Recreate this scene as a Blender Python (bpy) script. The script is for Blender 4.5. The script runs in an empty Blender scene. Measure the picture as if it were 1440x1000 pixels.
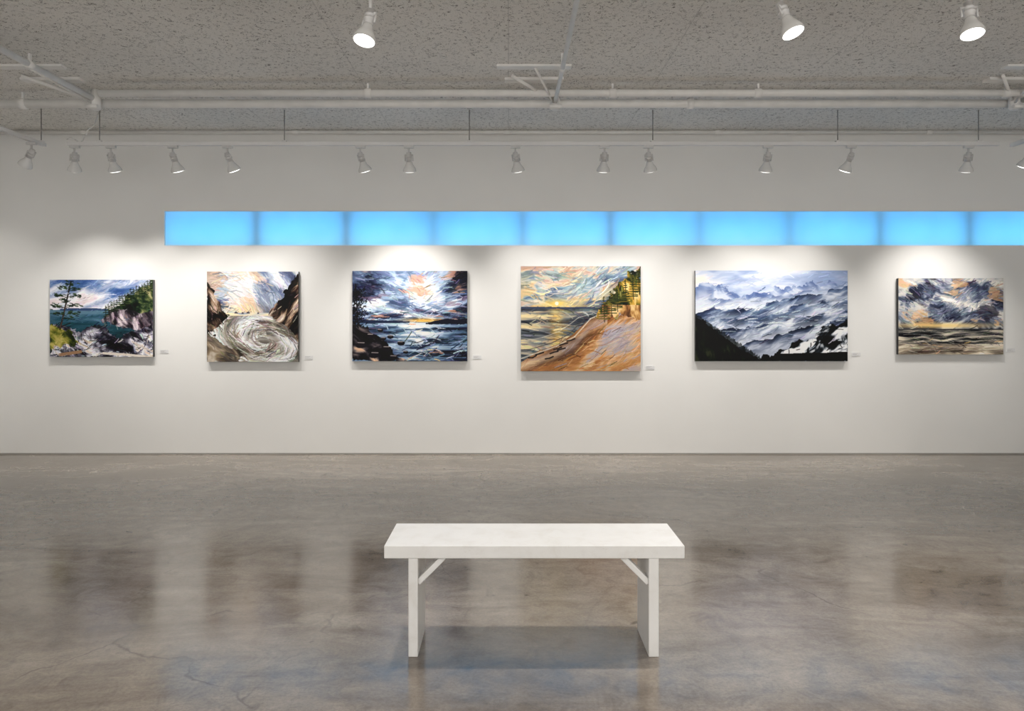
import bpy, math, random
import numpy as np
from mathutils import Vector, Matrix

random.seed(3)
SC = bpy.context.scene
SC.view_settings.view_transform = 'Standard'
SC.view_settings.look = 'None'
SC.view_settings.exposure = 0.0

# ------------------------------------------------------------------ camera
F = 1040.0; VX = 715.0; VY = 450.0; CZ = 1.42
def X(px, Y): return (px - VX) * Y / F
def Z(py, Y): return CZ + (VY - py) * Y / F
cd = bpy.data.cameras.new("camera"); cam = bpy.data.objects.new("camera", cd)
SC.collection.objects.link(cam); SC.camera = cam
cam.location = (0, 0, CZ); cam.rotation_euler = (math.pi / 2, 0, 0)
cd.sensor_width = 36; cd.lens = 36 * F / 1440
cd.shift_x = (720 - VX) / 1440; cd.shift_y = -(500 - VY) / 1440
cd.clip_start = 0.05

# ------------------------------------------------------------------ materials
def lin(c):
    c = np.asarray(c, float) / 255.0
    return np.where(c <= 0.04045, c / 12.92, ((c + 0.055) / 1.055) ** 2.4)
def new_mat(name):
    m = bpy.data.materials.new(name); m.use_nodes = True
    nt = m.node_tree; b = nt.nodes["Principled BSDF"]
    return m, nt, b
def N(nt, t, **kw):
    n = nt.nodes.new(t)
    for k, v in kw.items():
        if hasattr(n, k): setattr(n, k, v)
        else: n.inputs[k].default_value = v
    return n
def coords(nt, scale=(1, 1, 1)):
    tc = N(nt, 'ShaderNodeTexCoord'); mp = N(nt, 'ShaderNodeMapping')
    mp.inputs['Scale'].default_value = scale
    nt.links.new(tc.outputs['Object'], mp.inputs['Vector'])
    return mp.outputs['Vector']
def noise(nt, vec, scale, detail=4, rough=.55, dist=0):
    n = N(nt, 'ShaderNodeTexNoise'); n.inputs['Scale'].default_value = scale
    n.inputs['Detail'].default_value = detail; n.inputs['Roughness'].default_value = rough
    n.inputs['Distortion'].default_value = dist
    nt.links.new(vec, n.inputs['Vector']); return n.outputs['Fac']
def cramp(nt, fac, stops):
    r = N(nt, 'ShaderNodeValToRGB'); e = r.color_ramp.elements
    while len(e) < len(stops): e.new(0.5)
    for el, (p, c) in zip(e, stops):
        el.position = p
        el.color = (c, c, c, 1) if not hasattr(c, '__len__') else (*c, 1)
    nt.links.new(fac, r.inputs['Fac']); return r.outputs['Color']
def mix(nt, fac, a, b, mode='MIX'):
    m = N(nt, 'ShaderNodeMix'); m.data_type = 'RGBA'; m.blend_type = mode
    def s(i, v):
        if hasattr(v, 'is_output'): nt.links.new(v, m.inputs[i])
        elif i == 0: m.inputs[0].default_value = v
        else: m.inputs[i].default_value = (*v, 1)
    s(0, fac); s(6, a); s(7, b); return m.outputs[2]
def bump(nt, b, h, strength, dist):
    bn = N(nt, 'ShaderNodeBump'); bn.inputs['Strength'].default_value = strength
    bn.inputs['Distance'].default_value = dist
    nt.links.new(h, bn.inputs['Height']); nt.links.new(bn.outputs['Normal'], b.inputs['Normal'])

def simple(name, col, rough=.5, var=.06, scale=6, metal=0, bmp=0):
    m, nt, b = new_mat(name)
    v = coords(nt); n = noise(nt, v, scale, 2)
    c = np.array(col)
    col_o = cramp(nt, n, [(.3, tuple(c * (1 - var))), (.7, tuple(np.minimum(c * (1 + var), 1)))])
    nt.links.new(col_o, b.inputs['Base Color'])
    b.inputs['Roughness'].default_value = rough; b.inputs['Metallic'].default_value = metal
    if bmp: bump(nt, b, noise(nt, v, 60, 2), bmp, .002)
    return m

M_wall = simple("wall_paint", (.84, .836, .818), .8, .012, 2)
M_pipe = simple("pipe_paint", (.80, .785, .76), .45, .05, 8)
M_track = simple("track_white", (.72, .71, .70), .4, .03)
M_fix = simple("fixture_white", (.62, .61, .60), .3, .03, 10)
M_lamp = simple("par_lamp_glass", (.72, .715, .70), .18, .02, 10)
M_rod = simple("rod_grey", (.22, .21, .2), .5)
M_edge = simple("canvas_edge", (.05, .05, .055), .6, .3, 12)
M_label = simple("label_card", (.76, .76, .76), .5)
M_ink = simple("label_ink", (.3, .3, .3), .5)
M_gap = simple("shadow_gap_grey", (.36, .35, .33), .6)  # grey that paints in the shade of the gap under the wall

# bench paint: white with scuffs
M_bench, nt, b = new_mat("bench_white_paint")
v = coords(nt, (1, 1, 1))
n1 = noise(nt, v, 9, 5, .65, .6)
c1 = cramp(nt, n1, [(.25, (.70, .685, .66)), (.5, (.79, .785, .775)), (.8, (.82, .82, .81))])
n2 = noise(nt, v, 38, 4, .7, 1.5)
c2 = cramp(nt, n2, [(.66, 0.0), (.74, 1.0)])
nt.links.new(mix(nt, c2, c1, (.56, .52, .46)), b.inputs['Base Color'])
b.inputs['Roughness'].default_value = .38
bump(nt, b, n1, .1, .003)

# concrete floor
M_floor, nt, b = new_mat("polished_concrete")
v = coords(nt)
vs = coords(nt, (.5, 1.5, 1))
big = noise(nt, vs, 1.3, 7, .70, .9)
med = noise(nt, v, 7, 6, .75, .8)
fin = noise(nt, v, 70, 3, .75)
ca = cramp(nt, big, [(.30, (.125, .100, .078)), (.43, (.185, .153, .122)), (.53, (.235, .199, .163)), (.68, (.30, .262, .222))])
cb = cramp(nt, med, [(.3, .68), (.5, 1.0), (.7, 1.20)])
cc = cramp(nt, fin, [(.3, .80), (.6, 1.06)])
col = mix(nt, 1, ca, cb, 'MULTIPLY'); col = mix(nt, 1, col, cc, 'MULTIPLY')
sp = cramp(nt, noise(nt, v, 4.1, 2, .5, .2), [(.735, 0.0), (.75, 1.0)])
col = mix(nt, sp, col, (.09, .075, .06))
vor = N(nt, 'ShaderNodeTexVoronoi'); vor.feature = 'DISTANCE_TO_EDGE'; vor.inputs['Scale'].default_value = .42
wn = N(nt, 'ShaderNodeTexNoise'); wn.inputs['Scale'].default_value = 2.2; wn.inputs['Detail'].default_value = 5
nt.links.new(v, wn.inputs['Vector'])
vm = N(nt, 'ShaderNodeVectorMath'); vm.operation = 'SCALE'; vm.inputs['Scale'].default_value = .55
nt.links.new(wn.outputs['Color'], vm.inputs[0])
va = N(nt, 'ShaderNodeVectorMath'); va.operation = 'ADD'
nt.links.new(v, va.inputs[0]); nt.links.new(vm.outputs[0], va.inputs[1]); nt.links.new(va.outputs[0], vor.inputs['Vector'])
ck = cramp(nt, vor.outputs['Distance'], [(.0, 1.0), (.003, 0.0)])
ckm = cramp(nt, noise(nt, v, 1.1, 3), [(.48, 0.0), (.58, .7)])
ckf = mix(nt, 1, ck, ckm, 'MULTIPLY')
col = mix(nt, ckf, col, (.08, .068, .055))
nt.links.new(col, b.inputs['Base Color'])
rr = cramp(nt, big, [(.3, .11), (.5, .16), (.7, .23)])
rr = mix(nt, .5, rr, cramp(nt, med, [(.3, .07), (.7, .27)]))
nt.links.new(rr, b.inputs['Roughness'])
b.inputs['Specular IOR Level'].default_value = .78
hh_ = mix(nt, .35, noise(nt, v, 5, 2, .5), noise(nt, v, 28, 3, .6))
bump(nt, b, hh_, .08, .01)

# ceiling: rough acoustic deck
M_ceil, nt, b = new_mat("acoustic_ceiling")
v = coords(nt)
w = noise(nt, v, 20, 2, .55, 1.6)
line = cramp(nt, w, [(.0, 0.0), (.472, 0.0), (.492, 1.0), (.508, 1.0), (.528, 0.0)])
msk = cramp(nt, noise(nt, v, 28, 2, .6), [(.48, 0.0), (.53, 1.0)])
mk = mix(nt, 1, line, msk, 'MULTIPLY')
gr = noise(nt, v, 110, 3, .7)
base = cramp(nt, gr, [(.3, (.68, .655, .615)), (.7, (.88, .86, .82))])
lo = cramp(nt, noise(nt, v, .8, 2), [(.3, .92), (.7, 1.04)])
base = mix(nt, 1, base, lo, 'MULTIPLY')
sxy = N(nt, 'ShaderNodeSeparateXYZ'); nt.links.new(v, sxy.inputs[0])
md = N(nt, 'ShaderNodeMath'); md.operation = 'PINGPONG'; md.inputs[1].default_value = .61
nt.links.new(sxy.outputs['X'], md.inputs[0])
seam = cramp(nt, md.outputs[0], [(0, .76), (.006, 1.0)])
base = mix(nt, 1, base, seam, 'MULTIPLY')
col = mix(nt, mk, base, (.17, .155, .14))
nt.links.new(col, b.inputs['Base Color']); b.inputs['Roughness'].default_value = .9
hb = mix(nt, mk, gr, (0, 0, 0))
bump(nt, b, hb, .5, .008)

def emis(name, col, s):
    m = bpy.data.materials.new(name); m.use_nodes = True; nt = m.node_tree
    nt.nodes.remove(nt.nodes["Principled BSDF"])
    e = N(nt, 'ShaderNodeEmission'); e.inputs['Color'].default_value = (*col, 1); e.inputs['Strength'].default_value = s
    nt.links.new(e.outputs[0], nt.nodes["Material Output"].inputs['Surface']); return m
M_bulb = emis("lamp_glow", (1, .98, .95), 3.5)
# daylight outside: sky paler toward the bottom
M_sky = emis("daylight_sky", (.09, .50, 1.0), 2.0); nt = M_sky.node_tree
tc = N(nt, 'ShaderNodeTexCoord'); sp_ = N(nt, 'ShaderNodeSeparateXYZ'); nt.links.new(tc.outputs['Object'], sp_.inputs[0])
mr = N(nt, 'ShaderNodeMapRange'); mr.inputs['From Min'].default_value = 2.20; mr.inputs['From Max'].default_value = 2.58
nt.links.new(sp_.outputs['Z'], mr.inputs['Value'])
nt.links.new(cramp(nt, mr.outputs[0], [(0, (.20, .70, 1.0)), (.45, (.11, .52, 1.0)), (1, (.06, .33, .80))]), nt.nodes['Emission'].inputs['Color'])

# ------------------------------------------------------------------ mesh builder
class MB:
    def __init__(s): s.v = []; s.f = []; s.m = []; s.mats = []; s.sm = []
    def mi(s, mat):
        if mat not in s.mats: s.mats.append(mat)
        return s.mats.index(mat)
    def box(s, x0, x1, y0, y1, z0, z1, mat, M=None):
        o = len(s.v); k = s.mi(mat)
        for x in (x0, x1):
            for y in (y0, y1):
                for z in (z0, z1):
                    p = Vector((x, y, z)); s.v.append(tuple(M @ p if M else p))
        for f in ((0, 1, 3, 2), (4, 6, 7, 5), (0, 4, 5, 1), (2, 3, 7, 6), (0, 2, 6, 4), (1, 5, 7, 3)):
            s.f.append([o + i for i in f]); s.m.append(k); s.sm.append(False)
    def lathe(s, p0, ax, prof, mat, seg=24, cap0=True, cap1=True, capmat=None):
        ax = Vector(ax).normalized()
        t = Vector((1, 0, 0)) if abs(ax.x) < .9 else Vector((0, 1, 0))
        a = ax.cross(t).normalized(); b_ = ax.cross(a)
        o = len(s.v); k = s.mi(mat); p0 = Vector(p0)
        for (d, r) in prof:
            for i in range(seg):
                th = 2 * math.pi * i / seg
                s.v.append(tuple(p0 + ax * d + (a * math.cos(th) + b_ * math.sin(th)) * r))
        for j in range(len(prof) - 1):
            for i in range(seg):
                i2 = (i + 1) % seg
                s.f.append([o + j * seg + i, o + j * seg + i2, o + (j + 1) * seg + i2, o + (j + 1) * seg + i])
                s.m.append(k); s.sm.append(True)
        if cap0: s.f.append([o + i for i in range(seg)][::-1]); s.m.append(k); s.sm.append(False)
        if cap1:
            s.f.append([o + (len(prof) - 1) * seg + i for i in range(seg)])
            s.m.append(s.mi(capmat) if capmat else k); s.sm.append(False)
    def cyl(s, p0, p1, r, mat, seg=16):
        d = Vector(p1) - Vector(p0); s.lathe(p0, d, [(0, r), (d.length, r)], mat, seg)
    def obj(s, name, bevel=0, parent=None):
        me = bpy.data.meshes.new(name); me.from_pydata(s.v, [], s.f)
        for m in s.mats: me.materials.append(m)
        me.polygons.foreach_set("material_index", s.m); me.polygons.foreach_set("use_smooth", s.sm)
        me.update()
        import bmesh
        bm = bmesh.new(); bm.from_mesh(me); bmesh.ops.recalc_face_normals(bm, faces=bm.faces); bm.to_mesh(me); bm.free()
        o = bpy.data.objects.new(name, me); SC.collection.objects.link(o)
        if bevel:
            bv = o.modifiers.new("bevel", 'BEVEL'); bv.width = bevel; bv.segments = 3; bv.limit_method = 'ANGLE'
        if parent: o.parent = parent
        return o

# ------------------------------------------------------------------ room shell
WY = 7.82; CH = 3.40; XL = -5.42; XR = 6.6; YB = -3.5
wx0 = X(231, WY); wx1 = 6.3; wz0 = Z(345, WY); wz1 = Z(297, WY)
m = MB(); m.box(XL - .2, XR + .2, YB, WY + .2, -.15, 0, M_floor); m.obj("floor")
m = MB(); m.box(XL - .2, XR + .2, YB, WY + .2, CH, CH + .15, M_ceil); m.obj("ceiling")
T = .2
m = MB()
m.box(XL, XR, WY, WY + T, 0, wz0, M_wall); m.box(XL, XR, WY, WY + T, wz1, CH, M_wall)
m.box(XL, wx0, WY, WY + T, wz0, wz1, M_wall); m.box(wx1, XR, WY, WY + T, wz0, wz1, M_wall)
m.obj("wall_back")
m = MB(); m.box(XL - .2, XL, YB, WY + .2, 0, CH, M_wall); m.obj("wall_left")
m = MB(); m.box(XR, XR + .2, YB, WY + .2, 0, CH, M_wall); m.obj("wall_right")
m = MB(); m.box(XL, XR, WY - .004, WY, 0, .014, M_gap); m.obj("shadow_gap_back")  # thin grey strip standing in for the dark shadow gap at the wall foot

# window: frosted pane, mullions behind it, daylight behind those
win = bpy.data.objects.new("window_1", None); SC.collection.objects.link(win)
Mg = bpy.data.materials.new("frosted_glass"); Mg.use_nodes = True; nt = Mg.node_tree
nt.nodes.remove(nt.nodes["Principled BSDF"])
tr = N(nt, 'ShaderNodeBsdfTranslucent')
gv = coords(nt, (1, 1, 1)); nt.links.new(cramp(nt, noise(nt, gv, 1.3, 2), [(.35, .82), (.65, .95)]), tr.inputs['Color'])
gl = N(nt, 'ShaderNodeBsdfGlossy'); gl.inputs['Roughness'].default_value = .08
ms = N(nt, 'ShaderNodeMixShader'); ms.inputs[0].default_value = .08
nt.links.new(tr.outputs[0], ms.inputs[1]); nt.links.new(gl.outputs[0], ms.inputs[2])
nt.links.new(ms.outputs[0], nt.nodes["Material Output"].inputs['Surface'])
m = MB(); m.v = [(wx0, WY + .03, wz0), (wx1, WY + .03, wz0), (wx1, WY + .03, wz1), (wx0, WY + .03, wz1)]
m.f = [[0, 1, 2, 3]]; m.m = [0]; m.sm = [False]; m.mats = [Mg]; m.obj("frosted_pane", parent=win)
m = MB()
for i, px in enumerate((359, 486, 609, 735, 859, 985, 1112, 1240, 1366, 1492)):
    xx = X(px, WY); hw = (.034, .034, .018, .022, .030, .018, .018, .028, .030, .02)[i]
    if xx < wx1 - .03: m.box(xx - hw, xx + hw, WY + .085, WY + .12, wz0, wz1, M_rod)
m.obj("mullions", parent=win)
m = MB(); m.v = [(wx0, WY + .19, wz0), (wx1, WY + .19, wz0), (wx1, WY + .19, wz1), (wx0, WY + .19, wz1)]
m.f = [[0, 1, 2, 3]]; m.m = [0]; m.sm = [False]; m.mats = [M_sky]; m.obj("daylight_pane", parent=win)

# ------------------------------------------------------------------ bench
k0 = 3.11
m = MB()
bx0, bx1 = X(540, k0), X(963, k0)
by0, by1 = k0, 3.455
m.box(bx0, bx1, by0, by1, .416, .470, M_bench)
lx0, lx1 = X(574, k0), X(587.5, k0); rx0, rx1 = X(912.5, k0), X(927, k0)
m.box(lx0, lx1, by0 + .004, 3.39, 0, .416, M_bench)
m.box(rx0, rx1, by0 + .004, 3.39, 0, .416, M_bench)
for sx, x0 in ((1, lx1), (-1, rx0)):
    L = .155; c = Vector((x0 + sx * .052, 3.16, .3605))
    Mx = Matrix.Translation(c) @ Matrix.Rotation(-sx * math.radians(45), 4, 'Y')
    m.box(-L / 2, L / 2, -.03, .03, -.012, .012, M_bench, Mx)
m.obj("bench", bevel=.0035)

# ------------------------------------------------------------------ ceiling pipes
def pipe(name, p0, p1, r, rings=(), mat=M_pipe):
    m = MB(); p0 = Vector(p0); p1 = Vector(p1); m.cyl(p0, p1, r, mat, 20)
    d = (p1 - p0).normalized()
    for t in rings:
        c = p0 + d * t
        m.lathe(c - d * .03, d, [(0, r * 1.0), (.005, r * 1.3), (.055, r * 1.3), (.06, r)], mat, 20)
        m.box(c.x - .008, c.x + .008, c.y - .012, c.y + .012, c.z, CH, mat)
    return m.obj(name)
pipe("ceiling_pipe", (XL, 6.43, 3.30), (XR, 6.43, 3.30), .037, (1.2, 7.0, 10.3))
pipe("ceiling_pipe", (X(140, 6.2), 6.2, 3.322), (XR, 6.2, 3.322), .030, (2.25, 4.3, 5.52, 7.6))
pipe("ceiling_pipe", (.40, YB, 3.285), (.40, 6.43, 3.285), .017, (4, 6.5, 9.0))
pipe("ceiling_pipe", (-3.56, YB, 3.32), (-3.56, 6.43, 3.32), .024, (4, 6.5, 9.0))
pipe("ceiling_pipe", (4.45, 5.9, 3.32), (4.45, 6.43, 3.32), .024, ())
pipe("wall_conduit", (XL, 7.70, 3.375), (XR, 7.70, 3.375), .018, (1, 3.2, 5.4, 7.6, 9.8))
for cx in (.33, -3.62, 4.28):
    m = MB()
    m.box(cx - .36, cx + .12, 6.02, 6.12, CH - .022, CH, M_pipe)
    m.box(cx - .42, cx + .16, 5.72, 5.80, CH - .016, CH, M_pipe)
    m.cyl((cx - .30, 5.95, CH - .015), (cx + .07, 6.38, 3.30), .014, M_pipe, 12)
    m.cyl((cx - .12, 5.76, CH - .015), (cx + .07, 6.38, 3.27), .010, M_pipe, 12)
    m.lathe((cx + .07, 6.36, 3.225), (0, 0, 1), [(0, .03), (.02, .045), (.1, .045), (.175, .03)], M_pipe, 16)
    m.cyl((cx + .02, 6.30, 3.24), (cx + .12, 6.30, 3.24), .018, M_pipe, 12)
    m.obj("pipe_bracket")

# ------------------------------------------------------------------ lighting tracks
TY = 6.93; TZ = 3.07
def track(name, p0, p1, rods, cable=None):
    m = MB(); p0 = Vector(p0); p1 = Vector(p1)
    if abs(p1.x - p0.x) > abs(p1.y - p0.y):
        m.box(p0.x, p1.x, p0.y - .018, p0.y + .018, p0.z - .006, p0.z + .016, M_track)
        m.box(p0.x, p1.x, p0.y - .018, p0.y - .006, p0.z - .016, p0.z - .006, M_track)
        m.box(p0.x, p1.x, p0.y + .006, p0.y + .018, p0.z - .016, p0.z - .006, M_track)
        for x in rods:
            m.cyl((x, p0.y, p0.z), (x, p0.y, CH), .0045, M_rod, 8)
            m.box(x - .02, x + .02, p0.y - .02, p0.y + .02, p0.z + .014, p0.z + .03, M_track)
            m.lathe((x, p0.y, CH - .012), (0, 0, 1), [(0, .012), (.012, .022)], M_track, 12)
    else:
        m.box(p0.x - .018, p0.x + .018, p0.y, p1.y, p0.z - .006, p0.z + .016, M_track)
        m.box(p0.x - .018, p0.x - .006, p0.y, p1.y, p0.z - .016, p0.z - .006, M_track)
        m.box(p0.x + .006, p0.x + .018, p0.y, p1.y, p0.z - .016, p0.z - .006, M_track)
        for y in rods:
            m.cyl((p0.x, y, p0.z), (p0.x, y, CH), .0045, M_rod, 8)
            m.box(p0.x - .02, p0.x + .02, y - .02, y + .02, p0.z + .014, p0.z + .03, M_track)
    if cable:
        for a, b_ in zip(cable[:-1], cable[1:]): m.cyl(a, b_, .006, M_track, 8)
    return m.obj(name)
cb = []
for i in range(15):
    t = i / 14
    x = X(140, TY) + (X(93, TY) - X(140, TY)) * (t if t > .3 else t * .6)
    z = CH - (CH - TZ - .03) * min(1, t * 1.8) + .035 * math.sin(t * 9) * t
    cb.append((x, TY + .01, max(z, TZ + .018)))
track("lighting_track", (X(95, TY), TY, TZ), (X(1404, TY), TY, TZ), [X(p, TY) for p in (140, 400, 660, 918, 1178, 1376)], cb)
track("lighting_track", (X(58, TY), 2.0, TZ), (X(58, TY), TY + .05, TZ), [3.0, 5.0, TY])
track("lighting_track", (X(1428, TY), 2.0, TZ), (X(1428, TY), TY + .05, TZ), [3.0, 5.0])
UY = 3.66
track("lighting_track", (-3.2, UY, TZ), (4.2, UY, TZ), [-2.5, -1.0, .75, 2.0, 3.6])

def spot(x, y, aim, watts, ang=75, col=(1, .955, .90), blend=1.0, zt=TZ, baim=None, drop=0, sc=1.0):
    m = MB()
    m.box(x - .045, x + .045, y - .016, y + .016, zt - .040, zt - .016, M_fix)
    m.cyl((x, y, zt - .10 - drop), (x, y, zt - .04), .009, M_fix, 12)
    a = Vector(aim).normalized(); piv = Vector((x, y, zt - .105 - drop))
    side = a.cross(Vector((0, 0, 1)))
    if side.length < .01: side = Vector((1, 0, 0))
    side.normalize()
    m.cyl(piv - side * .038, piv + side * .038, .009, M_fix, 12)
    for sg in (-1, 1):
        m.cyl(piv + side * .036 * sg, piv + side * .036 * sg + a * .055, .006, M_fix, 8)
    S = lambda pr: [(d, r * sc) for d, r in pr]
    m.lathe(piv, a, S([(-.028, .010), (-.026, .022), (.0, .025), (.002, .030), (.010, .030), (.012, .025), (.022, .025), (.024, .031),
                     (.034, .031), (.036, .026), (.060, .026)]), M_fix, 24)
    m.lathe(piv, a, S([(.055, .024), (.072, .029), (.092, .036), (.108, .046), (.126, .056), (.140, .061), (.152, .062)]),
            M_lamp, 28, cap1=False)
    m.lathe(piv, a, S([(.152, .062), (.153, .056)]), M_lamp, 28, cap0=False, cap1=False)
    m.lathe(piv, a, S([(.153, .056), (.157, .046), (.160, .030), (.161, .012)]), M_bulb, 28, cap0=False)
    o = m.obj("track_spotlight")
    ab = Vector(baim).normalized() if baim else a
    ld = bpy.data.lights.new("spot_beam", 'SPOT'); ld.energy = watts; ld.spot_size = math.radians(ang); ld.spot_blend = blend
    ld.shadow_soft_size = .045; ld.color = col
    lo = bpy.data.objects.new("spot_beam", ld); SC.collection.objects.link(lo)
    lo.location = piv + a * .225; lo.rotation_euler = ab.to_track_quat('-Z', 'Y').to_euler(); lo.parent = o
    return o

W = 72
for px, dx in ((105, -.35), (156, .1), (243, .25), (320, .45), (507, .35), (575, .0), (725, .25), (850, -.05), (912, .30), (1080, -.05), (1197, -.35), (1362, .1)):
    spot(X(px, TY), TY, (dx, .58, -1.40), W, 86, baim=(dx * .7, .56, -1.5))
spot(X(57, TY), 6.80, (-.75, .35, -1.0), W * .4, 85)
spot(X(1431, TY), 6.75, (-.25, .6, -1.3), W * .6, 85)
for px, a, dr in ((521, (-.16, -.30, -1), .035), (1099, (.30, -.30, -1), 0), (1362, (-.04, -.28, -1), 0)):
    spot(X(px, UY), UY, a, 120, 130, drop=dr, sc=.93)
# unseen track and lamps added behind the camera for general illumination
track("lighting_track", (-4, -.6, TZ), (5, -.6, TZ), [-3, 0, 3])
for xx in (-2.8, .6, 4.0):
    spot(xx, -.6, (0, .25, -1), 170, 140)

# ------------------------------------------------------------------ painter (numpy -> colour attribute)
class Art:
    def __init__(s, w, h, seed):
        s.w, s.h = w, h; s.r = np.random.RandomState(seed)
        s.U, s.V = np.meshgrid((np.arange(w) + .5) / w, (np.arange(h) + .5) / h)
        s.a = w / h; s.x = s.U * s.a; s.y = s.V; s.img = np.zeros((h, w, 3))
    def vn(s, x, y):
        L = s.r.rand(64, 64); xi = np.floor(x).astype(int); yi = np.floor(y).astype(int)
        fx = x - xi; fy = y - yi; fx = fx * fx * (3 - 2 * fx); fy = fy * fy * (3 - 2 * fy)
        g = lambda i, j: L[j % 64, i % 64]
        return (g(xi, yi) * (1 - fx) + g(xi + 1, yi) * fx) * (1 - fy) + (g(xi, yi + 1) * (1 - fx) + g(xi + 1, yi + 1) * fx) * fy
    def fbm(s, x, y, o=4):
        t = 0; a = 1
        for i in range(o): t = t + a * s.vn(x * 2 ** i, y * 2 ** i); a *= .55
        return t
    def eq(s, n):
        r = np.empty(n.size); r[np.argsort(n.ravel())] = np.linspace(0, 1, n.size); return r.reshape(n.shape)
    def ramp(s, t, st):
        p = [q[0] for q in st]; return np.stack([np.interp(t, p, [q[1][i] for q in st]) for i in range(3)], -1)
    def put(s, mask, c):
        c = np.asarray(c, float)
        if c.ndim == 1: c = np.broadcast_to(c, s.img.shape)
        mk = np.clip(mask.astype(float), 0, 1)[..., None]; s.img = s.img * (1 - mk) + c * mk
    def poly(s, pts, rough=.02, fr=14):
        wx = s.U + (s.fbm(s.x * fr, s.y * fr, 3) - 1.0) * rough; wy = s.V + (s.fbm(s.x * fr, s.y * fr, 3) - 1.0) * rough
        ins = np.zeros(s.U.shape, bool); n = len(pts)
        for i in range(n):
            x0, y0 = pts[i]; x1, y1 = pts[(i + 1) % n]
            if y0 == y1: continue
            c = ((y0 > wy) != (y1 > wy)) & (wx < (x1 - x0) * (wy - y0) / (y1 - y0) + x0); ins ^= c
        return ins
    def rot(s, deg):
        c, d = math.cos(math.radians(deg)), math.sin(math.radians(deg)); return s.x * c + s.y * d, -s.x * d + s.y * c
    def tex(s, deg, fl, fw, st, o=4, warp=.08):
        p, q = s.rot(deg); p = p + warp * s.fbm(s.x * 5, s.y * 5, 2); q = q + warp * s.fbm(s.x * 5, s.y * 5, 2)
        return s.ramp(s.eq(s.fbm(p * fl, q * fw, o)), st)
    def line(s, pts, wd, c, al=1.0):
        c = np.asarray(c, float)
        for (x0, y0), (x1, y1) in zip(pts[:-1], pts[1:]):
            ax, ay, bx, by = x0 * s.a, y0, x1 * s.a, y1
            i0 = max(0, int((min(ax, bx) - wd) * s.h) - 1); i1 = min(s.w, int((max(ax, bx) + wd) * s.h) + 2)
            j0 = max(0, int((min(ay, by) - wd) * s.h) - 1); j1 = min(s.h, int((max(ay, by) + wd) * s.h) + 2)
            if i0 >= i1 or j0 >= j1: continue
            xx = s.x[j0:j1, i0:i1]; yy = s.y[j0:j1, i0:i1]; dx, dy = bx - ax, by - ay
            t = np.clip(((xx - ax) * dx + (yy - ay) * dy) / (dx * dx + dy * dy + 1e-9), 0, 1)
            d = np.hypot(xx - ax - t * dx, yy - ay - t * dy)
            mk = (np.clip((wd / 2 - d) * s.h + .5, 0, 1) * al)[..., None]
            s.img[j0:j1, i0:i1] = s.img[j0:j1, i0:i1] * (1 - mk) + c * mk
    def strokes(s, n, ang, ln, wd, jit=22, mask=None, pal=None, al=.75):
        for _ in range(n):
            u, v = s.r.rand(2); i, j = int(u * s.w), int(v * s.h)
            if mask is not None and not mask[j, i]: continue
            c = s.img[j, i] + s.r.randn() * jit + s.r.randn(3) * jit * .25
            if pal is not None: c = np.array(pal[s.r.randint(len(pal))], float) + s.r.randn(3) * 8
            th = math.radians(ang(u, v) if callable(ang) else ang) + s.r.randn() * .15
            l = ln * (.4 + s.r.rand()); bend = s.r.randn() * .35
            pts = [(u, v)]
            for k in range(3):
                th += bend / 3; u += math.cos(th) * l / 3 / s.a; v += math.sin(th) * l / 3; pts.append((u, v))
            s.line(pts, wd * (.5 + s.r.rand()), np.clip(c, 5, 252), al)

BROWN = [(0, (14, 12, 12)), (.3, (52, 42, 38)), (.55, (104, 86, 74)), (.75, (156, 134, 116)), (1, (222, 206, 190))]

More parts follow.
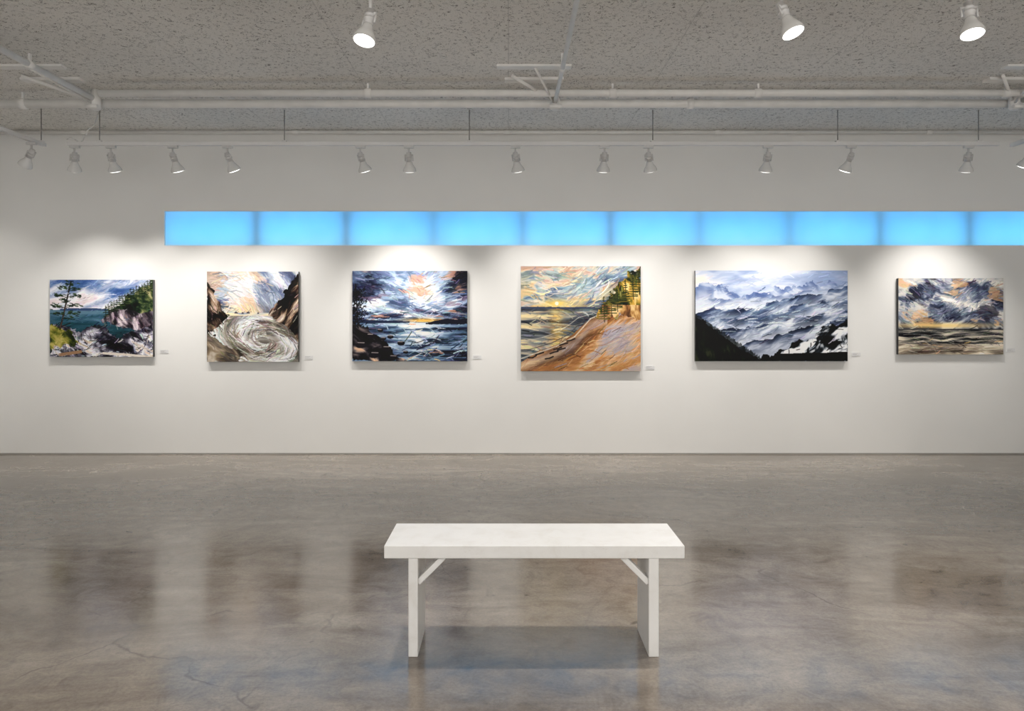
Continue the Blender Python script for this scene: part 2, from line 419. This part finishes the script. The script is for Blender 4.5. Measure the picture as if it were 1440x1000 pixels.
def art_cove(w, h):
    s = Art(w, h, 11)
    s.put(np.ones_like(s.U), s.tex(-14, 2.2, 7, [(0, (64, 92, 140)), (.2, (110, 134, 176)), (.4, (166, 176, 200)), (.62, (208, 212, 224)), (.85, (240, 238, 242)), (1, (228, 216, 220))]))
    s.strokes(900, -16, .09, .010, 12, mask=s.V < .4)
    sea = s.V > .39
    s.put(sea, s.ramp(s.V + (s.fbm(s.x * 4, s.y * 50, 3) - 1) * .14, [(.38, (104, 132, 150)), (.48, (66, 100, 118)), (.58, (46, 82, 94)), (.72, (34, 64, 72)), (1, (20, 44, 50))]))
    s.strokes(700, 0, .08, .006, 16, mask=sea)
    s.put(s.poly([(.1, .375), (.35, .365), (.56, .38), (.56, .40), (.1, .40)], .008), (64, 84, 118))
    hd = s.poly([(.50, .50), (.55, .42), (.62, .36), (.68, .28), (.75, .22), (.82, .15), (.9, .08), (1.01, .0), (1.01, .72), (.86, .66), (.7, .60), (.57, .56)], .06, 16)
    s.put(hd, s.tex(60, 9, 16, [(0, (12, 22, 18)), (.4, (34, 50, 38)), (.7, (66, 82, 56)), (.9, (112, 118, 80)), (1, (180, 174, 136))]))
    rk = hd & (s.V > .36 + .06 * (s.U - .5) + .06 * s.vn(s.x * 12, s.y * 2))
    s.put(rk, s.tex(70, 7, 14, [(0, (22, 20, 26)), (.3, (74, 66, 74)), (.6, (136, 124, 132)), (.85, (198, 186, 192)), (1, (236, 228, 228))]))
    s.strokes(400, 65, .06, .008, 34, mask=rk)
    for t in range(18):
        u = .54 + .46 * t / 17; top = .38 - .38 * (u - .5) / .5 - .05 * s.r.rand()
        s.line([(u, top), (u + .004, top + .16)], .006, (24, 22, 18))
        for q in range(6):
            for e in range(2):
                l = .006 + .003 * q; c_ = [(26, 40, 28), (44, 58, 38), (74, 86, 54)][s.r.randint(3)]
                du = s.r.randn() * .006; s.line([(u - l + du, top + .02 + q * .024), (u + l + du, top + .018 + q * .024 + s.r.randn() * .006)], .008, c_)
    fg = s.poly([(0, .58), (.1, .58), (.2, .62), (.28, .68), (.34, .63), (.40, .60), (.48, .60), (.54, .66), (.60, .72), (.68, .76), (.76, .70), (.84, .66), (.90, .62), (1.01, .56), (1.01, 1.01), (0, 1.01)], .06, 12)
    s.put(fg, s.tex(25, 6, 14, [(0, (16, 16, 22)), (.25, (60, 58, 70)), (.5, (120, 118, 130)), (.7, (180, 178, 190)), (.87, (232, 232, 238)), (1, (220, 200, 176))]))
    s.strokes(700, lambda u, v: 25 + 60 * math.sin(u * 9), .06, .008, 40, mask=fg)
    s.strokes(320, lambda u, v: 20 + 70 * math.sin(u * 13 + v * 6), .08, .007, mask=fg, pal=[(16, 14, 20), (40, 36, 46)])
    s.strokes(120, lambda u, v: 35 * math.sin(u * 11 + v * 6), .06, .010, mask=fg, pal=[(240, 240, 244), (214, 210, 222)])
    ms = s.poly([(0, .56), (.1, .60), (.2, .68), (.3, .80), (.24, .86), (.1, .84), (0, .90)], .07)
    s.put(ms, s.tex(40, 8, 14, [(0, (34, 42, 22)), (.4, (84, 92, 44)), (.7, (134, 134, 66)), (1, (196, 182, 116))]))
    s.strokes(260, 50, .05, .008, 26, mask=ms)
    s.line([(.52, .95), (.7, .965), (.99, 1.0)], .030, (222, 214, 204)); s.line([(.80, .80), (.99, .93)], .02, (206, 196, 190)); s.line([(.1, .97), (.3, .93)], .04, (160, 130, 104))
    s.line([(.10, .64), (.135, .45), (.16, .3), (.205, .03)], .020, (44, 36, 34)); s.line([(.085, .62), (.2, .56)], .012, (38, 30, 28))
    s.line([(.103, .62), (.138, .45), (.163, .3)], .006, (120, 96, 80))
    for (u, v, l) in ((.2, .05, .08), (.14, .1, .09), (.25, .12, .1), (.1, .2, .1), (.27, .2, .1), (.14, .27, .08), (.07, .34, .1), (.25, .33, .09), (.22, .42, .09), (.09, .44, .08), (.2, .5, .08)):
        s.line([(.165, v + .03), (u, v)], .007, (34, 30, 26))
        for q in range(16):
            du, dv = s.r.randn(2) * (.35 * l, .015); s.line([(u + du - .012, v + dv), (u + du + .012, v + dv + .006)], .010, [(20, 34, 26), (36, 56, 36), (60, 78, 44)][q % 3])
    s.strokes(600, -20, .03, .006, 20); return s

def art_swirl(w, h):
    s = Art(w, h, 22)
    wv = s.fbm(s.x * 3.5, s.y * 3.5, 3)
    ta = np.arctan2(s.V - .62, (s.U - .1) * s.a); ra = np.hypot((s.U - .1) * s.a, s.V - .62)
    n = s.fbm(ta * 2.0 + wv * .9, ra * 7 + wv * 1.6, 4)
    s.put(np.ones_like(wv), s.ramp(s.eq(n), [(0, (74, 82, 108)), (.18, (112, 122, 148)), (.38, (158, 168, 188)), (.62, (200, 206, 216)), (.85, (230, 232, 236)), (1, (228, 222, 220))]))
    go = s.eq(s.fbm(ta * 3 + wv, ra * 9 + wv * 1.5, 3)); s.put(np.clip((go - .78) * 6, 0, .6) * (s.V < .46), (222, 184, 150))
    s.put(.8 * np.exp(-((s.U - .40) ** 2 / .05 + (s.V - .42) ** 2 / .0035)), (244, 214, 160))
    s.strokes(1700, lambda u, v: math.degrees(math.atan2(v - .62, u - .1)) + 90, .085, .008, 16, mask=s.V < .47)
    s.strokes(90, lambda u, v: math.degrees(math.atan2(v - .62, u - .1)) + 90, .14, .008, mask=s.V < .36, pal=[(245, 244, 242), (112, 124, 152), (222, 196, 170)], al=.6)
    # lower half: pale tide water curling round a dark pool
    cx, cy = .62, .76; ex = (s.U - cx) * s.a; ey = (s.V - cy) * 1.9 - .35 * ex
    t2 = np.arctan2(ey, ex); r2 = np.hypot(ex, ey)
    n = s.fbm(r2 * 9 + wv * 1.6 - t2 * .5, np.cos(t2) * 1.3 + wv, 4)
    bm = s.V > .455
    s.put(bm, s.ramp(s.eq(n), [(0, (84, 78, 76)), (.15, (126, 118, 110)), (.35, (168, 160, 150)), (.6, (200, 198, 194)), (.82, (224, 226, 228)), (1, (242, 242, 242))]))
    def tang(u, v):
        x = (u - cx) * s.a; y = (v - cy) * 1.9 - .35 * x; t = math.atan2(y, x) + math.pi / 2
        dx = math.cos(t); dy = (math.sin(t) + .35 * dx) / 1.9; return math.degrees(math.atan2(dy, dx))
    s.put(.6 * np.exp(-((s.U - .40) ** 2 / (.006 + .12 * np.clip(s.V - .48, 0, 1)))) * bm * (s.V < .66), (216, 222, 230))
    s.strokes(2200, tang, .10, .007, 22, mask=bm)
    s.put(bm & (s.V < .49) & (np.abs(s.U - .45) < .3), s.tex(0, 3, 40, [(0, (136, 148, 164)), (.5, (196, 198, 198)), (1, (244, 228, 192))]))
    ring = bm & (r2 > .08) & (r2 < .36)
    s.put(np.exp(-(r2 - .15) ** 2 / .0030) * .75 * (wv > .75), s.tex(20, 5, 16, [(0, (34, 34, 36)), (.5, (84, 80, 76)), (1, (160, 152, 142))]))
    s.strokes(420, tang, .11, .008, mask=ring, pal=[(60, 56, 54), (104, 96, 88), (236, 236, 236), (206, 202, 198), (150, 136, 120)], al=.7)
    s.put(r2 < .07, s.tex(10, 5, 14, [(0, (110, 104, 98)), (1, (206, 204, 200))]))
    lr = s.poly([(-.01, .66), (.08, .70), (.14, .80), (.28, .86), (.40, .92), (.34, 1.01), (-.01, 1.01)], .07, 10)
    s.put(lr * .85, s.tex(30, 5, 14, [(0, (48, 42, 38)), (.4, (104, 92, 78)), (.75, (156, 140, 118)), (1, (216, 206, 192))]))
    s.strokes(320, 28, .08, .009, 24, mask=lr)
    for pts, d in (([(-.01, .10), (.04, .17), (.08, .27), (.13, .35), (.17, .43), (.24, .48), (.17, .55), (.07, .62), (-.01, .70)], 55),
                   ([(.64, .5), (.70, .42), (.76, .36), (.82, .27), (.87, .18), (.93, .10), (1.01, .03), (1.01, .80), (.95, .68), (.86, .60), (.74, .54)], -50)):
        mk = s.poly(pts, .04, 14); s.put(mk, s.tex(d, 5, 15, BROWN)); s.strokes(800, d, .07, .008, 30, mask=mk)
        s.strokes(160, d, .06, .007, mask=mk, pal=[(12, 10, 12), (30, 26, 28), (226, 210, 194)])
    for u, v, q in ((.32, .452, .022), (.39, .455, .014), (.45, .452, .022), (.56, .455, .012)):
        s.put(s.poly([(u - q, .466), (u - q * .6, v - q * .2), (u, v - q * .5), (u + q * .7, v), (u + q, .466)], .004), (84, 80, 90))
    return s

def art_sunset(w, h):
    s = Art(w, h, 33); cx, cy = .58, .52; r = np.hypot((s.U - cx) * s.a, s.V - cy)
    wv = s.fbm(s.x * 3, s.y * 4, 3)
    hh = np.clip(.60 - s.V, .03, 1); px = (s.U - cx) / (hh + .25); pv = .25 / (hh + .12)
    n = s.eq(s.fbm(px * 2.6 + wv * .8, pv * 7 + wv * 1.3, 4)) * .84 + .36 * np.exp(-((s.U - .46) ** 2 / .09 + (s.V - .33) ** 2 / .03)) - .10 * (1 - np.clip(s.V / .2, 0, 1))
    s.put(np.ones_like(r), s.ramp(n, [(0, (26, 30, 46)), (.2, (54, 62, 86)), (.38, (92, 106, 136)), (.56, (148, 168, 196)), (.80, (210, 222, 238)), (1, (246, 246, 248))]))
    pk = s.eq(s.fbm(px * 3 + 9, pv * 10 + wv, 3)); s.put(np.clip((pk - .82) * 8, 0, .75) * (s.V < .55), (220, 166, 140)); s.put(np.clip((.08 - pk) * 10, 0, .6) * (s.V < .5), (140, 116, 136))
    s.strokes(1500, lambda u, v: math.degrees(math.atan2(v - cy, (u - cx) * 1.4 + 1e-4)) * .4 if u > cx else -math.degrees(math.atan2(v - cy, (cx - u) * 1.4 + 1e-4)) * .4, .08, .009, 22, mask=s.V < .57)
    s.put(.95 * np.exp(-((s.U - .62) ** 2 / .022 + (s.V - .55) ** 2 / .0006)), (255, 200, 104))
    wt = s.V > .57
    n = s.eq(s.fbm(s.x * 3 + wv, s.y * 34, 4)) * .75 + .44 * np.exp(-(s.U - .54) ** 2 / .04 - (s.V - .7) ** 2 / .05) - .06
    s.put(wt, s.ramp(n, [(0, (18, 22, 34)), (.25, (50, 62, 84)), (.5, (104, 126, 154)), (.75, (178, 198, 216)), (1, (240, 242, 242))]))
    s.strokes(1000, 4, .09, .008, 24, mask=wt); s.strokes(130, 3, .05, .008, mask=wt & (np.abs(s.U - .62) < .14), pal=[(240, 200, 150), (232, 176, 140), (250, 236, 214)])
    s.strokes(220, -28, .12, .009, mask=wt & (s.V > .76) & (s.U > .4), pal=[(24, 28, 42), (60, 62, 76), (196, 160, 136), (220, 228, 236), (140, 160, 186)])
    s.put(s.poly([(.64, .575), (.72, .55), (.82, .53), (.92, .535), (1.01, .52), (1.01, .59), (.64, .59)], .01), (22, 30, 46))
    s.put(s.poly([(0, .53), (.3, .55), (.5, .56), (.5, .575), (0, .58)], .006), (44, 54, 78))
    mk = s.poly([(-.01, .56), (.07, .60), (.14, .66), (.22, .72), (.30, .80), (.36, .9), (.44, 1.01), (-.01, 1.01)], .06, 12)
    s.put(mk, s.tex(30, 6, 13, [(0, (8, 8, 12)), (.45, (34, 32, 38)), (.7, (78, 72, 76)), (.88, (140, 128, 124)), (1, (226, 190, 160))]))
    for u, v, q in ((.24, .66, .03), (.33, .73, .035), (.42, .80, .04), (.30, .86, .05), (.16, .72, .045), (.08, .82, .06), (.2, .93, .06), (.36, .96, .05), (.46, .9, .03), (.27, .75, .03)):
        s.put(((s.U - u) * s.a + .03 * (wv - 1)) ** 2 / q ** 2 + (s.V - v) ** 2 / (q * .6) ** 2 < 1, (30, 28, 34)); s.line([(u - q * .5, v - q * .45), (u + q * .4, v - q * .42)], .009, (160, 150, 150))
    for k in range(210):
        u = abs(s.r.randn()) * .055; v = .20 + s.r.rand() * .42; s.line([(u, v), (u + .012, v + s.r.randn() * .02)], .009, (18, 22, 28))
    s.line([(.03, .15), (.05, .62)], .012, (18, 16, 20)); return s

def art_beach(w, h):
    s = Art(w, h, 44); cx, cy = .30, .39; r = np.hypot((s.U - cx) * s.a, s.V - cy); wv = s.fbm(s.x * 3, s.y * 4, 3); p, q = s.rot(-14)
    n = s.eq(s.fbm(p * 2.6 + wv * 1.4, q * 7 + wv * 1.4, 4))
    s.put(np.ones_like(r), s.ramp(n, [(0, (76, 86, 110)), (.2, (106, 124, 146)), (.42, (142, 164, 178)), (.62, (186, 194, 198)), (.8, (220, 206, 186)), (1, (190, 158, 150))]))
    g = np.clip(.30 + 1.6 * (s.V - .10), 0, 1) * np.clip((s.eq(s.fbm(p * 3 + wv, q * 9 + wv * 1.5, 3)) - .40) * 3, 0, .8) * (s.V < .4)
    s.put(g, s.tex(-14, 3, 8, [(0, (210, 162, 98)), (.5, (232, 198, 126)), (1, (242, 220, 166))]))
    s.strokes(1700, lambda u, v: -14 + 24 * math.sin(u * 7 + 3 * v), .085, .009, 18, mask=s.V < .39)
    s.put(.85 * np.exp(-((s.U - .3) ** 2 / .015 + (s.V - .355) ** 2 / .002)), (250, 212, 118))
    s.put(((s.x - .3 * s.a) ** 2 + (s.V - .355) ** 2) < .0003, (255, 248, 214))
    wt = s.V > .395; n = s.eq(s.fbm(s.x * 3, s.y * 36 + wv, 4))
    s.put(wt, s.ramp(n, [(0, (56, 60, 68)), (.3, (98, 104, 110)), (.6, (146, 148, 146)), (.85, (204, 190, 160)), (1, (234, 218, 174))]))
    s.put(wt * .7 * np.exp(-(s.U - .29) ** 2 / .003), s.tex(0, 4, 36, [(0, (150, 118, 76)), (.5, (232, 190, 106)), (1, (255, 238, 174))]))
    s.strokes(900, 4, .10, .008, 22, mask=wt)
    s.put(s.poly([(0, .385), (.25, .39), (.62, .385), (.62, .405), (0, .405)], .005), (74, 82, 102))
    bc = s.poly([(.66, .44), (.78, .44), (1.01, .50), (1.01, 1.01), (-.01, 1.01), (-.01, .90), (.1, .84), (.24, .77), (.36, .70), (.46, .60), (.56, .52)], .03, 8)
    s.put(bc, s.tex(-30, 2.0, 14, [(0, (84, 60, 48)), (.2, (126, 90, 62)), (.42, (166, 120, 80)), (.62, (192, 146, 100)), (.82, (208, 176, 142)), (1, (168, 162, 172))], o=3, warp=.10))
    s.strokes(2200, lambda u, v: -20 - 28 * u * (1.1 - v), .10, .007, 14, mask=bc, al=.6)
    s.strokes(170, -30, .10, .006, mask=bc, pal=[(92, 66, 50), (228, 200, 160), (160, 162, 178), (206, 134, 76)], al=.6)
    # wet sheen along the tide line
    d_ = np.interp(s.U, [0, .1, .3, .45, .52, .58, .68], [.88, .84, .76, .67, .58, .50, .45]); sh = bc * np.exp(-((s.V - d_ - .07) / .05) ** 2) * (s.U < .72) * .6
    s.put(sh, s.tex(-24, 3, 18, [(0, (140, 128, 128)), (.5, (190, 182, 182)), (1, (232, 216, 190))]))
    s.line([(.68, .45), (.58, .50), (.52, .58), (.45, .67), (.3, .76), (.1, .84), (0, .88)], .012, (222, 216, 202), .7)
    s.line([(.66, .45), (.54, .50), (.47, .57), (.40, .65), (.26, .73), (.08, .79), (0, .80)], .009, (80, 76, 78), .7)
    s.line([(.60, .45), (.48, .49), (.40, .56), (.32, .62), (.18, .68), (0, .72)], .008, (210, 204, 192), .6)
    for u, v in ((.1, .86), (.16, .83), (.28, .82), (.36, .74), (.34, .79), (.24, .87), (.42, .7), (.31, .78)):
        s.line([(u - .035, v + .012), (u, v + s.r.randn() * .006), (u + .03, v - .01)], .013, (44, 38, 40))
    tr_ = s.poly([(.65, .46), (.67, .40), (.70, .33), (.74, .28), (.78, .18), (.83, .12), (.87, .05), (.93, .06), (.96, .01), (1.01, .0), (1.01, .52), (.8, .47)], .07, 18)
    s.put(tr_, s.tex(70, 7, 14, [(0, (26, 34, 24)), (.3, (62, 66, 36)), (.55, (108, 104, 52)), (.75, (166, 138, 66)), (.9, (212, 176, 96)), (1, (234, 214, 156))]))
    s.strokes(900, lambda u, v: 60 + 30 * math.sin(u * 40), .035, .009, 26, mask=tr_)
    s.put(tr_ & (s.V > .37) & (s.U > .68), s.tex(80, 8, 16, [(0, (70, 48, 36)), (.4, (146, 106, 68)), (.75, (202, 164, 112)), (1, (232, 210, 166))]))
    for u in (.69, .75, .80, .87, .93, .98):
        t = .32 - (u - .66) * .9; s.line([(u, max(t, .0)), (u + .008, t + .24)], .007, (44, 34, 28))
        for k in range(10):
            for e in range(2): s.line([(u - .005 * k + s.r.randn() * .005, t + .01 + k * .022), (u + .005 * k + s.r.randn() * .005, t + .008 + k * .022 + s.r.randn() * .006)], .008, [(44, 56, 32), (120, 108, 50), (70, 76, 40)][s.r.randint(3)])
    return s

def art_mountains(w, h):
    s = Art(w, h, 55); wv = s.fbm(s.x * 3, s.y * 4, 3)
    s.put(np.ones_like(s.U), s.tex(-4, 2, 7, [(0, (158, 174, 208)), (.3, (190, 202, 226)), (.6, (216, 222, 236)), (.85, (238, 234, 240)), (1, (246, 236, 228))]))
    s.strokes(300, -8, .10, .012, 8, mask=s.V < .25)
    def ridge(pts, cols, rough=.03, fr=14, d=40, edge=None, fade=.16, base=(228, 232, 242)):
        mk = s.poly(pts + [(1.02, 1.02), (-.02, 1.02)], rough, fr); c = s.tex(d, 4, 12, cols)
        xs = [q[0] for q in pts]; ys = [q[1] for q in pts]; top = np.interp(s.U, xs, ys)
        f = np.clip((s.V - top) / fade + .25 * (wv - 1), 0, 1)[..., None] ** 1.2
        c = c * (1 - f) + np.array(base, float) * f; s.put(mk, c); return mk
    ridge([(-.02, .22), (.03, .14), (.07, .13), (.12, .2), (.18, .15), (.22, .23), (.3, .27), (.4, .22), (.46, .26), (.53, .16), (.58, .22), (.64, .14), (.7, .18), (.75, .11), (.82, .17), (.88, .12), (.94, .16), (1.02, .11)],
          [(0, (92, 110, 156)), (.4, (130, 148, 188)), (.8, (176, 190, 216)), (1, (220, 224, 236))], .04, 18, 50, fade=.18)
    ridge([(-.02, .33), (.1, .30), (.2, .33), (.34, .31), (.46, .30), (.56, .26), (.7, .24), (.84, .20), (1.02, .19)],
          [(0, (120, 136, 172)), (.5, (168, 180, 206)), (1, (220, 226, 236))], .05, 12, -10, fade=.10)
    s.strokes(500, -8, .08, .008, 10, mask=s.V < .42)
    ridge([(-.02, .47), (.04, .45), (.08, .43), (.13, .405), (.2, .435), (.28, .42), (.36, .44), (.42, .43), (.47, .38), (.52, .34), (.58, .31), (.64, .30), (.72, .26), (.8, .27), (.88, .22), (.95, .20), (1.02, .17)],
          [(0, (40, 50, 72)), (.35, (70, 84, 114)), (.65, (112, 130, 160)), (.85, (176, 186, 204)), (1, (228, 232, 240))], .03, 14, -28, fade=.19)
    ridge([(-.02, .55), (.2, .53), (.4, .51), (.52, .47), (.62, .42), (.74, .37), (.86, .34), (1.02, .31)],
          [(0, (48, 60, 84)), (.35, (78, 94, 124)), (.65, (124, 140, 168)), (1, (216, 222, 234))], .04, 10, -22, fade=.17)
    ridge([(.02, .66), (.15, .64), (.30, .64), (.42, .61), (.52, .57), (.62, .52), (.72, .49), (.82, .47), (.92, .43), (1.02, .40)],
          [(0, (30, 38, 56)), (.35, (52, 64, 90)), (.6, (90, 104, 132)), (.82, (156, 166, 186)), (1, (224, 228, 234))], .035, 12, -24, fade=.20)
    s.strokes(1200, -16, .08, .007, 13, mask=s.V > .30)
    ridge([(.25, .84), (.38, .77), (.48, .73), (.58, .69), (.68, .63), (.8, .59), (.92, .54), (1.02, .51)],
          [(0, (28, 36, 52)), (.4, (58, 68, 90)), (.75, (120, 130, 152)), (1, (216, 220, 230))], .04, 12, -26, fade=.22, base=(196, 202, 216))
    s.strokes(300, -20, .09, .006, mask=(s.V > .34) & (s.V < .85) & (s.U > .35), pal=[(34, 44, 62), (66, 80, 106), (226, 230, 238), (150, 164, 190)], al=.6)
    s.strokes(120, -12, .12, .010, mask=(s.V > .48) & (s.V < .75) & (s.U > .1), pal=[(244, 244, 248), (226, 230, 238)], al=.55)
    rt = s.poly([(.36, 1.02), (.45, .96), (.52, .90), (.6, .84), (.68, .80), (.76, .72), (.86, .62), (.93, .58), (1.02, .56), (1.02, 1.02)], .06, 14)
    s.put(rt, s.tex(-35, 6, 12, [(0, (6, 8, 10)), (.35, (18, 22, 26)), (.48, (50, 56, 62)), (.58, (150, 154, 160)), (.72, (230, 232, 238)), (1, (250, 250, 250))]))
    s.put(rt & (s.V > .93 - .03 * s.U + .03 * (wv - 1)), (12, 16, 16))
    s.strokes(260, -30, .06, .008, mask=rt & (s.V < .9), pal=[(236, 236, 238), (10, 12, 14), (14, 16, 18), (200, 202, 206)])
    s.strokes(110, 80, .035, .007, mask=rt, pal=[(10, 12, 14)])
    lf = s.poly([(-.02, .50), (.04, .54), (.12, .64), (.2, .74), (.28, .84), (.36, .92), (.46, 1.02), (-.02, 1.02)], .02, 30)
    s.put(lf, s.tex(70, 8, 20, [(0, (8, 12, 10)), (.6, (20, 25, 20)), (.9, (34, 40, 30)), (1, (58, 62, 46))]))
    for k in range(90):
        u = k / 90 * .44; v = .52 + u * 1.12; s.line([(u, v - .03 - .025 * s.r.rand()), (u, v + .05)], .006, (12, 18, 14))
    return s

def art_storm(w, h):
    s = Art(w, h, 66); wv = s.fbm(s.x * 3, s.y * 3, 3); p, q = s.rot(14)
    n = s.eq(s.fbm(p * 3 + wv * 1.6, q * 5 + wv * 1.6, 4)) * .8 + .48 * np.exp(-((s.U - .60) ** 2 / .06 + (s.V - .26) ** 2 / .035)) - .04
    s.put(np.ones_like(n), s.ramp(n, [(0, (40, 44, 60)), (.2, (70, 76, 96)), (.38, (112, 120, 138)), (.54, (164, 170, 182)), (.72, (212, 210, 206)), (.88, (240, 234, 224)), (1, (250, 250, 248))]))
    pk = s.eq(s.fbm(p * 4 + 7, q * 8 + wv, 3)); s.put(np.clip((pk - .78) * 7, 0, .7) * (s.V < .62), (226, 184, 142)); s.put(np.clip((.12 - pk) * 12, 0, .7) * (s.V < .6), (56, 54, 66))
    s.strokes(1600, lambda u, v: 34 * math.sin(u * 6 + v * 3), .07, .010, 18, mask=s.V < .62)
    s.put(.85 * np.exp(-((s.V - .62) ** 2 / .0014)) * np.exp(-((s.U - .4) ** 2 / .25)), (246, 214, 146))
    sea = s.V > .665
    s.put(sea, s.tex(0, 3, 34, [(0, (24, 26, 30)), (.35, (54, 56, 58)), (.6, (94, 94, 92)), (.82, (150, 144, 134)), (1, (228, 218, 200))], warp=.03))
    sd = s.V > .86; s.put(sd, s.tex(-6, 3, 20, [(0, (76, 68, 62)), (.4, (138, 128, 116)), (.75, (192, 180, 160)), (1, (236, 226, 208))], warp=.05))
    s.strokes(900, 2, .10, .007, 20, mask=sea)
    for k in range(7):
        v = .70 + .04 * k; s.line([(u, v + .006 * math.sin(u * 20 + k * 2) + .004 * s.r.randn()) for u in np.linspace(.05 * k, 1, 20)], .006, (216, 210, 200), .5)
    s.line([(0, .67), (1, .668)], .012, (34, 38, 48)); s.strokes(50, -10, .08, .008, mask=sea & (s.V > .8), pal=[(236, 204, 150), (240, 232, 218)]); return s

M_art, nt, b = new_mat("oil_paint_canvas")
at = N(nt, 'ShaderNodeVertexColor'); at.layer_name = "paint"
nt.links.new(at.outputs['Color'], b.inputs['Base Color'])
b.inputs['Roughness'].default_value = .5; b.inputs['Specular IOR Level'].default_value = .2
bump(nt, b, noise(nt, coords(nt), 90, 2), .12, .002)

PY = WY - .042
def painting(px0, py0, px1, py1, fn):
    x0, x1, z1, z0 = X(px0, PY), X(px1, PY), Z(py0, PY), Z(py1, PY)
    w = int((px1 - px0) * 2.0); h = int((py1 - py0) * 2.0)
    s = fn(w, h); im = 118 + (s.img - 118) * 1.12 - 12
    g = im.mean(-1, keepdims=True); im = g + (im - g) * 1.06
    img = lin(np.clip(im, 4, 240))
    uu, vv = np.meshgrid(np.linspace(0, 1, w), np.linspace(0, 1, h))
    co = np.stack([x0 + (x1 - x0) * uu, np.full_like(uu, PY), z1 + (z0 - z1) * vv], -1).reshape(-1, 3)
    cx, cz = (x0 + x1) / 2, (z0 + z1) / 2
    nv = w * h
    box = [(x, y, z) for y in (PY, WY) for x, z in ((x0, z0), (x1, z0), (x1, z1), (x0, z1))]
    verts = np.vstack([co, np.array(box)]) - np.array([cx, PY, cz])
    idx = np.arange(nv).reshape(h, w)
    q = np.stack([idx[1:, :-1], idx[1:, 1:], idx[:-1, 1:], idx[:-1, :-1]], -1).reshape(-1, 4)
    o = nv; sf = np.array([(o, o + 4, o + 5, o + 1), (o + 1, o + 5, o + 6, o + 2), (o + 2, o + 6, o + 7, o + 3), (o + 3, o + 7, o + 4, o), (o + 4, o + 7, o + 6, o + 5)])
    fs = np.vstack([q, sf])
    me = bpy.data.meshes.new("landscape_painting")
    me.vertices.add(len(verts)); me.vertices.foreach_set("co", verts.astype(np.float32).ravel())
    me.loops.add(fs.size); me.loops.foreach_set("vertex_index", fs.astype(np.int32).ravel())
    me.polygons.add(len(fs)); me.polygons.foreach_set("loop_start", np.arange(0, fs.size, 4, dtype=np.int32))
    me.polygons.foreach_set("loop_total", np.full(len(fs), 4, dtype=np.int32))
    me.materials.append(M_art); me.materials.append(M_edge)
    mi = np.zeros(len(fs), np.int32); mi[-5:] = 1; me.polygons.foreach_set("material_index", mi)
    me.update(calc_edges=True); me.validate()
    ca_ = me.color_attributes.new("paint", 'FLOAT_COLOR', 'POINT')
    c4 = np.ones((len(verts), 4), np.float32); c4[:nv, :3] = img.reshape(-1, 3); c4[nv:, :3] = .05
    ca_.data.foreach_set("color", c4.ravel())
    ob = bpy.data.objects.new("landscape_painting", me); SC.collection.objects.link(ob); ob.location = (cx, PY, cz)

painting(70, 393.5, 215, 502, art_cove)
painting(291, 382, 419.5, 509, art_swirl)
painting(495.5, 381, 657, 508, art_sunset)
painting(732.5, 374.5, 901, 522, art_beach)
painting(978, 380.5, 1192, 508, art_mountains)
painting(1263.5, 391.5, 1411, 498.5, art_storm)

for px, py in ((231, 494.5), (434, 503), (671, 502.5), (914, 517), (1204, 498.5), (1421, 492.5)):
    m = MB(); x, z = X(px, WY), Z(py, WY)
    m.box(x - .045, x + .045, WY - .004, WY, z - .020, z + .020, M_label)
    for k in range(3): m.box(x - .036, x - .036 + (.055, .04, .062)[k], WY - .0046, WY - .004, z + .010 - k * .010, z + .012 - k * .010, M_ink)
    m.obj("wall_label")

# ------------------------------------------------------------------ ambient (added fill standing in for the rest of the gallery, through the open rear)
wd = bpy.data.worlds.new("world"); SC.world = wd; wd.use_nodes = True; nt = wd.node_tree
bg = nt.nodes["Background"]; bg.inputs[0].default_value = (1, .98, .945, 1)
tc = N(nt, 'ShaderNodeTexCoord'); sx = N(nt, 'ShaderNodeSeparateXYZ'); nt.links.new(tc.outputs['Generated'], sx.inputs[0])
m2 = N(nt, 'ShaderNodeMapRange'); m2.inputs['From Min'].default_value = -.5; m2.inputs['From Max'].default_value = .3
m2.inputs['To Min'].default_value = 3.7; m2.inputs['To Max'].default_value = 1.1  # stronger from below, shaped to brighten the ceiling and upper wall
nt.links.new(sx.outputs['Z'], m2.inputs['Value']); nt.links.new(m2.outputs[0], bg.inputs[1])
